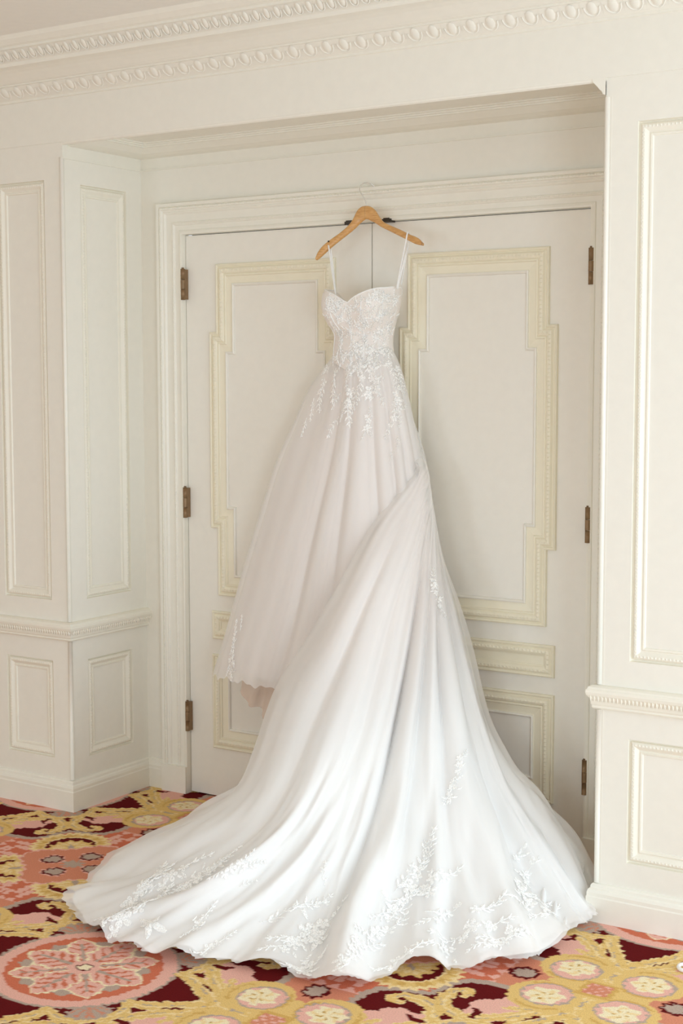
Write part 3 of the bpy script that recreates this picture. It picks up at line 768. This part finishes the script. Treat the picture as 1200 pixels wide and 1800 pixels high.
# rose lining that hangs below the front hem
rays = [[bp(426, 1192, -.17), bp(425, 1200, -.16), bp(424, 1208, -.15)], [bp(446, 1198, -.20), bp(440, 1218, -.21), bp(434, 1238, -.19)],
        [bp(466, 1200, -.21), bp(462, 1224, -.19), bp(457, 1245, -.19)], [bp(485, 1205, -.22), bp(480, 1232, -.22), bp(470, 1272, -.20)], [bp(510, 1205, -.22), bp(508, 1240, -.20), bp(500, 1285, -.2)]]
G = loft(rays, 14, 40); N = normals(G); t, s = np.meshgrid(np.linspace(0, 1, 14), np.linspace(0, 1, 40), indexing='ij')
o = grid_obj('hanging_lining', G+N*(.008*np.sin(s*22)*t)[..., None], M_ROSE, dress); o['label'] = 'rose-beige lining showing under the front hem'

# ---- bodice
BX, BYc = .868, -.118
def bodice(scale=1.0, zcut=0.0, nphi=120, nz=60):
    phi = np.linspace(-math.pi, math.pi, nphi)
    v = np.linspace(0, 1, nz)
    V, PHI = np.meshgrid(v, phi, indexing='ij')
    # neckline: sweetheart at the front (phi 0 faces the room), low back
    ap = np.abs(PHI)
    top = 1.862+.052*np.sin(np.clip(ap/.95, 0, 1)*math.pi/2)**.8 + .004*smooth01(ap, .95, 1.3) - .06*smooth01(ap, 1.75, 2.5)
    bot = 1.665-.030*np.exp(-(PHI/.5)**2)
    z = bot+(top-bot)*V
    zz = (z-1.66)/.25
    ax = .112+.004*np.cos(zz*6)+.024*smooth01(zz, .25, .85)
    ay = .074+.030*smooth01(zz, .3, .85)
    cup = np.exp(-((ap-.66)/.42)**2)*np.exp(-np.abs((zz-.74)/.25)**3)*(PHI > -2)
    under = np.exp(-((ap-.6)/.5)**2)*np.exp(-((zz-.42)/.10)**2)
    r = 1+.0*cup
    x = BX+np.sin(PHI)*ax*scale; y = BYc-np.cos(PHI)*ay*scale
    out = .027*cup-.010*under
    x = x+np.sin(PHI)*out; y = y-np.cos(PHI)*out
    # boning seams
    seam = 0
    for p0 in (0., .42, .95, 1.5): seam = seam+np.exp(-((ap-p0)/.022)**2)
    x = x-np.sin(PHI)*seam*.0022; y = y+np.cos(PHI)*seam*.0022
    return np.stack([x, y, z], -1)
GBod = bodice()
bod = grid_obj('bodice', GBod, M_BODICE, dress)
bm = bmesh.new(); bm.from_mesh(bod.data); bmesh.ops.remove_doubles(bm, verts=bm.verts, dist=1e-5); bm.to_mesh(bod.data); bm.free()
bod['label'] = 'lace sweetheart bodice with moulded cups'
top_edge = GBod[-1]
mb = MB(); mb.tube([tuple(p) for p in top_edge[::2]], .0022, 6, cap=False); mb.build('neckline_edge', M_LACE, bod, True)
for p0 in (-.95, -.42, 0., .42, .95):
    k_ = int((p0+math.pi)/(2*math.pi)*119); mb = MB(); mb.tube([tuple(p+np.array([math.sin(p0), -math.cos(p0), 0])*.0015) for p in GBod[::3, k_]], .0016, 6); mb.build('boning_seam', M_LACE, bod, True)

# ------------------------------------------------------------------ hanger and straps
hang = empty('coat_hanger', (.862, -.085, 2.03)); tag(hang, 'honey-coloured wooden coat hanger hooked over the top of the door casing', 'hanger')
HY = -.085
def hanger_arm(center, lower, upper, name):
    """flat wooden arm: outline between an upper and a lower edge, 12 mm thick with rounded edges"""
    U_ = cr(np.array([bp(x, y, d) for x, y, d in upper]), np.linspace(0, len(upper)-1, 40)); L_ = cr(np.array([bp(x, y, d) for x, y, d in lower]), np.linspace(0, len(lower)-1, 40))
    rows = []
    for a, b in zip(U_, L_):
        m_ = (a+b)/2; h_ = (a-b)/2; th = np.array([0, .0075, 0])
        rows.append([m_+h_*math.cos(q)*(1) + th*math.copysign(abs(math.sin(q))**.6, math.sin(q)) for q in np.linspace(0, 2*math.pi, 17)[:-1]])
    mb = MB(); mb.grid(np.array(rows), True); n0 = 0
    mb.f.append(tuple(range(16))); mb.f.append(tuple(len(mb.v)-16+k for k in reversed(range(16))))
    return mb.build(name, M_WOOD, hang, True)
lu = [(643, 361.5, HY), (634, 364, HY), (627, 372, HY), (621, 385, HY-.002), (612, 397, HY-.005), (597, 410, HY-.012), (580, 422, HY-.022), (567, 433, HY-.03), (559, 444, HY-.035), (555.5, 453, HY-.038)]
ll = [(643, 385.5, HY), (638, 389, HY), (632, 394, HY), (624, 402, HY-.002), (613, 411, HY-.005), (600, 421, HY-.012), (584, 434, HY-.022), (572, 445, HY-.03), (563, 453, HY-.035), (557, 457.5, HY-.038)]
ru = [(643, 361.5, HY), (651, 363, HY), (659, 369, HY), (666, 380, HY), (674, 390, HY-.003), (688, 397, HY-.01), (704, 404, HY-.02), (720, 412, HY-.03), (734, 418, HY-.036), (743, 427, HY-.040)]
rl = [(643, 385.5, HY), (647, 386, HY), (653, 389, HY), (661, 393, HY), (670, 399, HY-.003), (684, 406, HY-.01), (700, 414, HY-.02), (716, 422, HY-.03), (730, 429, HY-.036), (743, 432, HY-.040)]
la = hanger_arm(None, ll, lu, 'arm'); ra = hanger_arm(None, rl, ru, 'arm')
hk = [(644, 364), (643, 356), (641, 350), (636.5, 343), (633, 337), (632, 331), (634, 326), (639, 322.5), (645, 321.5), (651, 323), (656, 326.5), (659.5, 331)]
dh = [HY, HY, HY, HY, HY+.002, HY+.006, HY+.014, HY+.026, HY+.040, HY+.052, HY+.060, HY+.064]
hp = cr(np.array([bp(x, y, d) for (x, y), d in zip(hk, dh)]), np.linspace(0, len(hk)-1, 60))
mb = MB(); mb.tube([tuple(p) for p in hp], .0020, 8); mb.build('hook', M_STEEL, hang, True)
# notch grooves in the arms
for (x, y, d) in ((579, 424, HY-.024), (717, 412, HY-.028)):
    c0 = bp(x, y, d); mb = MB(); mb.tube([tuple(c0+np.array([0, -.0085, -.001])), tuple(c0+np.array([0, .0085, -.001]))], .0028, 8); mb.build('strap_notch', M_DARK, hang, True)
def strap(pix, w=.0028):
    P_ = cr(np.array([bp(x, y, d) for x, y, d in pix]), np.linspace(0, len(pix)-1, 40))
    mb = MB(); mb.tube([tuple(p) for p in P_], w, 6); mb.build('strap', M_LACE, dress, True)
strap([(590, 520, -.205), (587, 500, -.185), (583, 475, -.155), (580, 450, -.13), (577.5, 434, -.118), (577, 430, -.110), (580, 432, -.100), (582, 445, -.095), (586, 480, -.085), (591, 520, -.06)])
strap([(697, 508, -.150), (702, 480, -.14), (708, 450, -.13), (713, 425, -.125), (715.5, 411, -.122), (717, 408.5, -.113), (719, 412, -.104), (717, 430, -.095), (711, 465, -.08), (705, 500, -.05)])
strap([(698, 508, -.148), (704, 482, -.14), (711, 455, -.13), (717, 432, -.10)], .0034)

# ------------------------------------------------------------------ lace appliques laid on the fabric
def bvh_of(*objs):
    vs, fs = [], []
    for o in objs:
        n = len(vs); vs += [v.co.copy() for v in o.data.vertices]; fs += [tuple(i+n for i in p.vertices) for p in o.data.polygons]
    return BVHTree.FromPolygons(vs, fs)
BVH_B = bvh_of(bod); BVH_S = bvh_of(front_tulle, train_tulle, bod); 
def leaf2(cx, cy, ang, L, wd, n=5):
    pts = []; ca, sa = math.cos(ang), math.sin(ang)
    for i in range(n+1):
        t = i/n; w_ = wd*math.sin(math.pi*min(t*.96+.02, 1))**.8
        for sgn in (-1, 0, 1):
            a_, b_ = L*t, sgn*w_; pts.append((cx+a_*ca-b_*sa, cy+a_*sa+b_*ca, .0022 if sgn == 0 else 0.0))
    fs = []
    for i in range(n):
        for k in (0, 1): fs.append((i*3+k, i*3+k+1, (i+1)*3+k+1, (i+1)*3+k))
    return pts, fs
def petal2(cx, cy, ang, L, wd, n=5):
    pts = []; ca, sa = math.cos(ang), math.sin(ang)
    for i in range(n+1):
        t = i/n; w_ = wd*max(.04, math.sin(math.pi*min(t**1.4*.97+.01, 1)))**.75
        for sgn in (-1, 0, 1):
            a_, b_ = L*(t-(.06 if sgn and i == n else 0)), sgn*w_; pts.append((cx+a_*ca-b_*sa, cy+a_*sa+b_*ca, .0026*t if sgn == 0 else .0012*t))
    fs = []
    for i in range(n):
        for k in (0, 1): fs.append((i*3+k, i*3+k+1, (i+1)*3+k+1, (i+1)*3+k))
    return pts, fs
def motif(kind, size, ang, r):
    parts = []
    def flower(cx, cy, R_, n=5):
        a0 = r.uniform(0, 6.28)
        for k in range(n): parts.append(petal2(cx, cy, a0+6.283*k/n, R_*r.uniform(.85, 1.1), R_*.29))
    def branch(x0, y0, a0, L, nl, ls):
        x, y, a = x0, y0, a0
        for k in range(nl):
            st = L/nl; nx_, ny_ = x+st*math.cos(a), y+st*math.sin(a)
            parts.append(leaf2(x, y, a, st*1.15, size*.012, 2))
            f = 1-.45*k/nl
            for sg in (-1, 1): parts.append(leaf2(nx_, ny_, a+sg*r.uniform(.5, .95), ls*f*r.uniform(.8, 1.15), ls*f*.16))
            x, y, a = nx_, ny_, a+r.uniform(-.25, .25)
        parts.append(leaf2(x, y, a, ls*.8, ls*.16))
    if kind == 'spray':
        branch(0, 0, ang, size, 5, size*.30); flower(0, 0, size*.20)
    elif kind == 'flower':
        flower(0, 0, size*.42, 5)
        for k in range(4): parts.append(leaf2(0, 0, ang+r.uniform(-2.5, 2.5), size*.75, size*.12))
    elif kind == 'bunch':
        flower(0, 0, size*.27, 5); flower(size*.42*math.cos(ang), size*.42*math.sin(ang), size*.19, 5); flower(-size*.38*math.cos(ang+.4), -size*.38*math.sin(ang+.4), size*.18, 5)
        branch(size*.45*math.cos(ang), size*.45*math.sin(ang), ang+.1, size*.7, 3, size*.24); branch(-size*.35*math.cos(ang), -size*.35*math.sin(ang), ang+math.pi-.2, size*.55, 3, size*.22)
        for k in range(4): parts.append(leaf2(size*r.uniform(-.4, .4), size*r.uniform(-.35, .35), r.uniform(0, 6.28), size*.3, size*.045))
    elif kind == 'frond':
        a = ang
        for k in range(7):
            parts.append(leaf2(size*.13*k*math.cos(ang), size*.13*k*math.sin(ang), ang+(-1)**k*r.uniform(.25, .7), size*r.uniform(.3, .48), size*.045, 3))
    elif kind == 'twig':
        branch(0, 0, ang, size, 4, size*.26)
    return parts
n_lace = [0]
def applique(px, py, kind, size, ang, bvh, parent, seed, lift=.0025, name='lace_applique'):
    """ang: direction in the picture plane of the fabric, 0 = right, pi/2 = up"""
    r = random.Random(seed)
    v = Vector(FWD + RGT*(px-600)/FPX - UPV*(py-900)/FPX).normalized()
    loc, nrm, idx, dist = bvh.ray_cast(Vector(CAM), v)
    if loc is None: return
    # average normal, facing the room
    if nrm.dot(v) > 0: nrm = -nrm
    acc = nrm.copy()
    for k in range(8):
        a = 6.283*k/8
        v2 = Vector(FWD + RGT*(px+12*math.cos(a)-600)/FPX - UPV*(py+12*math.sin(a)-900)/FPX).normalized()
        l2, n2, _, d2 = bvh.ray_cast(Vector(CAM), v2)
        if l2 is not None and abs(d2-dist) < .15: acc += (-n2 if n2.dot(v2) > 0 else n2)
    nrm = acc.normalized()
    e1 = (Vector(RGT)-nrm*Vector(RGT).dot(nrm)).normalized(); e2 = nrm.cross(e1).normalized()
    if e2.dot(Vector(UPV)) < 0: e2 = -e2
    mb = MB(); kept = 0
    for pts, fs in motif(kind, size, ang, r):
        vs = []; ok = True
        for a, b, h in pts:
            p = loc+e1*a+e2*b
            hl, hn, _, hd = bvh.ray_cast(p+nrm*.08, -nrm, .2)
            if hl is None: ok = False; break
            vs.append(hl+nrm*(lift+h))
        if ok and any(abs((q-loc).dot(nrm)) > size*.45+.006 for q in vs): ok = False      # do not jump across a fold
        if ok and max((vs[i]-vs[i-1]).length for i in range(1, len(vs))) < .06: mb.add([tuple(q) for q in vs], fs); kept += 1
    if kept >= 5:
        o = mb.build(name, M_LACENET, parent, False); n_lace[0] += 1
# bodice: dense sprays
R_ = random.Random(11)
for i in range(130):
    px = R_.uniform(572, 700); py = R_.uniform(512, 626)
    applique(px, py, R_.choice(['frond', 'frond', 'frond', 'twig', 'flower']), R_.uniform(.024, .044), R_.uniform(0, 6.28), BVH_B, bod, 100+i, .0018)
for i in range(22):
    applique(R_.uniform(574, 602), R_.uniform(524, 608), R_.choice(['twig', 'flower']), R_.uniform(.014, .022), R_.uniform(0, 6.28), BVH_B, bod, 1100+i, .0018)
applique(658, 522, 'flower', .042, 1.5, BVH_B, bod, 900, .003)
applique(660, 512, 'flower', .03, .5, BVH_B, bod, 901, .003)
for (px, py, sz, an) in ((622, 600, .05, 4.9), (640, 590, .05, 5.2), (618, 575, .05, 1.7), (600, 610, .05, 4.8), (675, 605, .05, 1.9)):
    applique(px, py, 'spray', sz, an, BVH_B, bod, int(px*7+py), .003)
# waist seam
for i in range(22):
    applique(588+i*5, 624+10*math.sin(i*2.3)-.06*(i-8)**2*.3, ('spray', 'flower', 'twig')[i % 3], .035, 4.3+.7*math.sin(i*2.1), BVH_S, front_tulle, 700+i)
# hips
HIP = [(590, 655, 'spray', .09, 4.4), (570, 672, 'spray', .09, 4.2), (612, 655, 'bunch', .06, 4.5), (618, 690, 'spray', .10, 4.3), (610, 712, 'bunch', .05, 4.0), (597, 730, 'twig', .08, 4.1),
       (636, 665, 'spray', .08, 4.5), (634, 690, 'twig', .07, 4.2), (655, 648, 'bunch', .08, 4.6), (660, 668, 'bunch', .07, 4.9), (650, 688, 'flower', .05, 4.6), (648, 740, 'bunch', .045, 4.7), (644, 752, 'flower', .03, 4),
       (683, 640, 'spray', .08, 5.3), (697, 648, 'spray', .07, 5.2), (692, 690, 'twig', .05, 1.5), (700, 705, 'bunch', .07, 4.7), (693, 735, 'bunch', .06, 4.2), (693, 790, 'twig', .035, 4.2), (699, 765, 'twig', .04, 4.7),
       (708, 672, 'twig', .04, 4.8), (628, 645, 'flower', .05, 4), (675, 655, 'twig', .06, 4.3), (600, 690, 'twig', .06, 4), (575, 650, 'flower', .045, 4), (634, 775, 'twig', .03, 1.0), (553, 700, 'twig', .07, 4.2), (540, 735, 'twig', .06, 4.2)]
for i, (px, py, k_, sz, an) in enumerate(HIP):
    applique(px, py, k_, sz, an, BVH_S, front_tulle, 300+i)
# front hem, train side, train
LACE = [(408, 1180, 'bunch', .07, 1.3), (406, 1160, 'bunch', .06, 1.2), (412, 1140, 'twig', .09, 1.3), (424, 1110, 'twig', .05, 1.3),
        (763, 1030, 'bunch', .06, 4.9), (770, 1055, 'bunch', .05, 4.9), (808, 1345, 'bunch', .06, 4.4), (795, 1385, 'bunch', .05, 4.2), (790, 1402, 'flower', .035, 4),
        (230, 1590, 'bunch', .13, .9), (215, 1615, 'bunch', .13, .6), (245, 1570, 'spray', .12, 1.2), (262, 1555, 'spray', .10, .6), (300, 1540, 'bunch', .11, .5), (325, 1560, 'bunch', .10, .3), (345, 1545, 'bunch', .09, .5), (372, 1530, 'spray', .10, .3),
        (405, 1525, 'bunch', .07, .5), (430, 1522, 'spray', .06, .2), (350, 1625, 'bunch', .07, 1), (367, 1668, 'bunch', .07, .6), (455, 1622, 'twig', .10, .3), (510, 1605, 'twig', .10, .7), (540, 1600, 'twig', .08, .9), (570, 1560, 'twig', .07, 1.6),
        (540, 1640, 'bunch', .12, .6), (515, 1660, 'bunch', .10, .5), (560, 1650, 'flower', .07, .5), (545, 1700, 'bunch', .09, .4), (530, 1710, 'flower', .06, .4), (600, 1690, 'bunch', .10, .9), (625, 1660, 'bunch', .10, .6), (660, 1640, 'bunch', .10, .6),
        (690, 1600, 'bunch', .09, .8), (720, 1560, 'bunch', .10, 1.0), (735, 1530, 'spray', .10, 1.1), (740, 1500, 'twig', .08, 1.1), (760, 1545, 'bunch', .09, .6), (755, 1570, 'flower', .06, .7), (775, 1610, 'bunch', .08, .6), (830, 1630, 'bunch', .11, .3), (835, 1600, 'spray', .1, .5),
        (900, 1640, 'bunch', .10, .4), (920, 1545, 'bunch', .09, 1.1), (905, 1510, 'spray', .08, .8), (915, 1570, 'flower', .07, 1), (930, 1590, 'bunch', .09, .7), (960, 1600, 'bunch', .08, .8), (870, 1660, 'bunch', .08, .3), (780, 1670, 'bunch', .09, .5), (700, 1690, 'bunch', .09, .5),
        (660, 1610, 'twig', .1, .6), (690, 1570, 'twig', .1, .9), (180, 1625, 'spray', .08, .6), (265, 1625, 'flower', .08, .5), (420, 1560, 'twig', .05, .6)]
for i, (px, py, k_, sz, an) in enumerate(LACE):
    applique(px, py, k_, sz, an, BVH_S, train_tulle if py > 1200 or px > 720 else front_tulle, 500+i, .004)

# ------------------------------------------------------------------ small white ring on the carpet at the right
c0 = bpz(1209, 1703, .004)
n = 28; rows = []
for k in range(n):
    a = 2*math.pi*k/n
    rows.append([(c0[0]+(.026+.0055*math.cos(b))*math.cos(a), c0[1]+(.026+.0055*math.cos(b))*math.sin(a), .007+.0055*math.sin(b)) for b in np.linspace(0, 2*math.pi, 9)[:-1]])
rows.append(rows[0])
mb = MB(); mb.grid(np.array(rows), True); o = mb.build('plastic_ring', M_PLASTIC, None, True)
tag(o, 'small white ring lying on the carpet at the far right', 'ring')
print('lace pieces', n_lace[0])
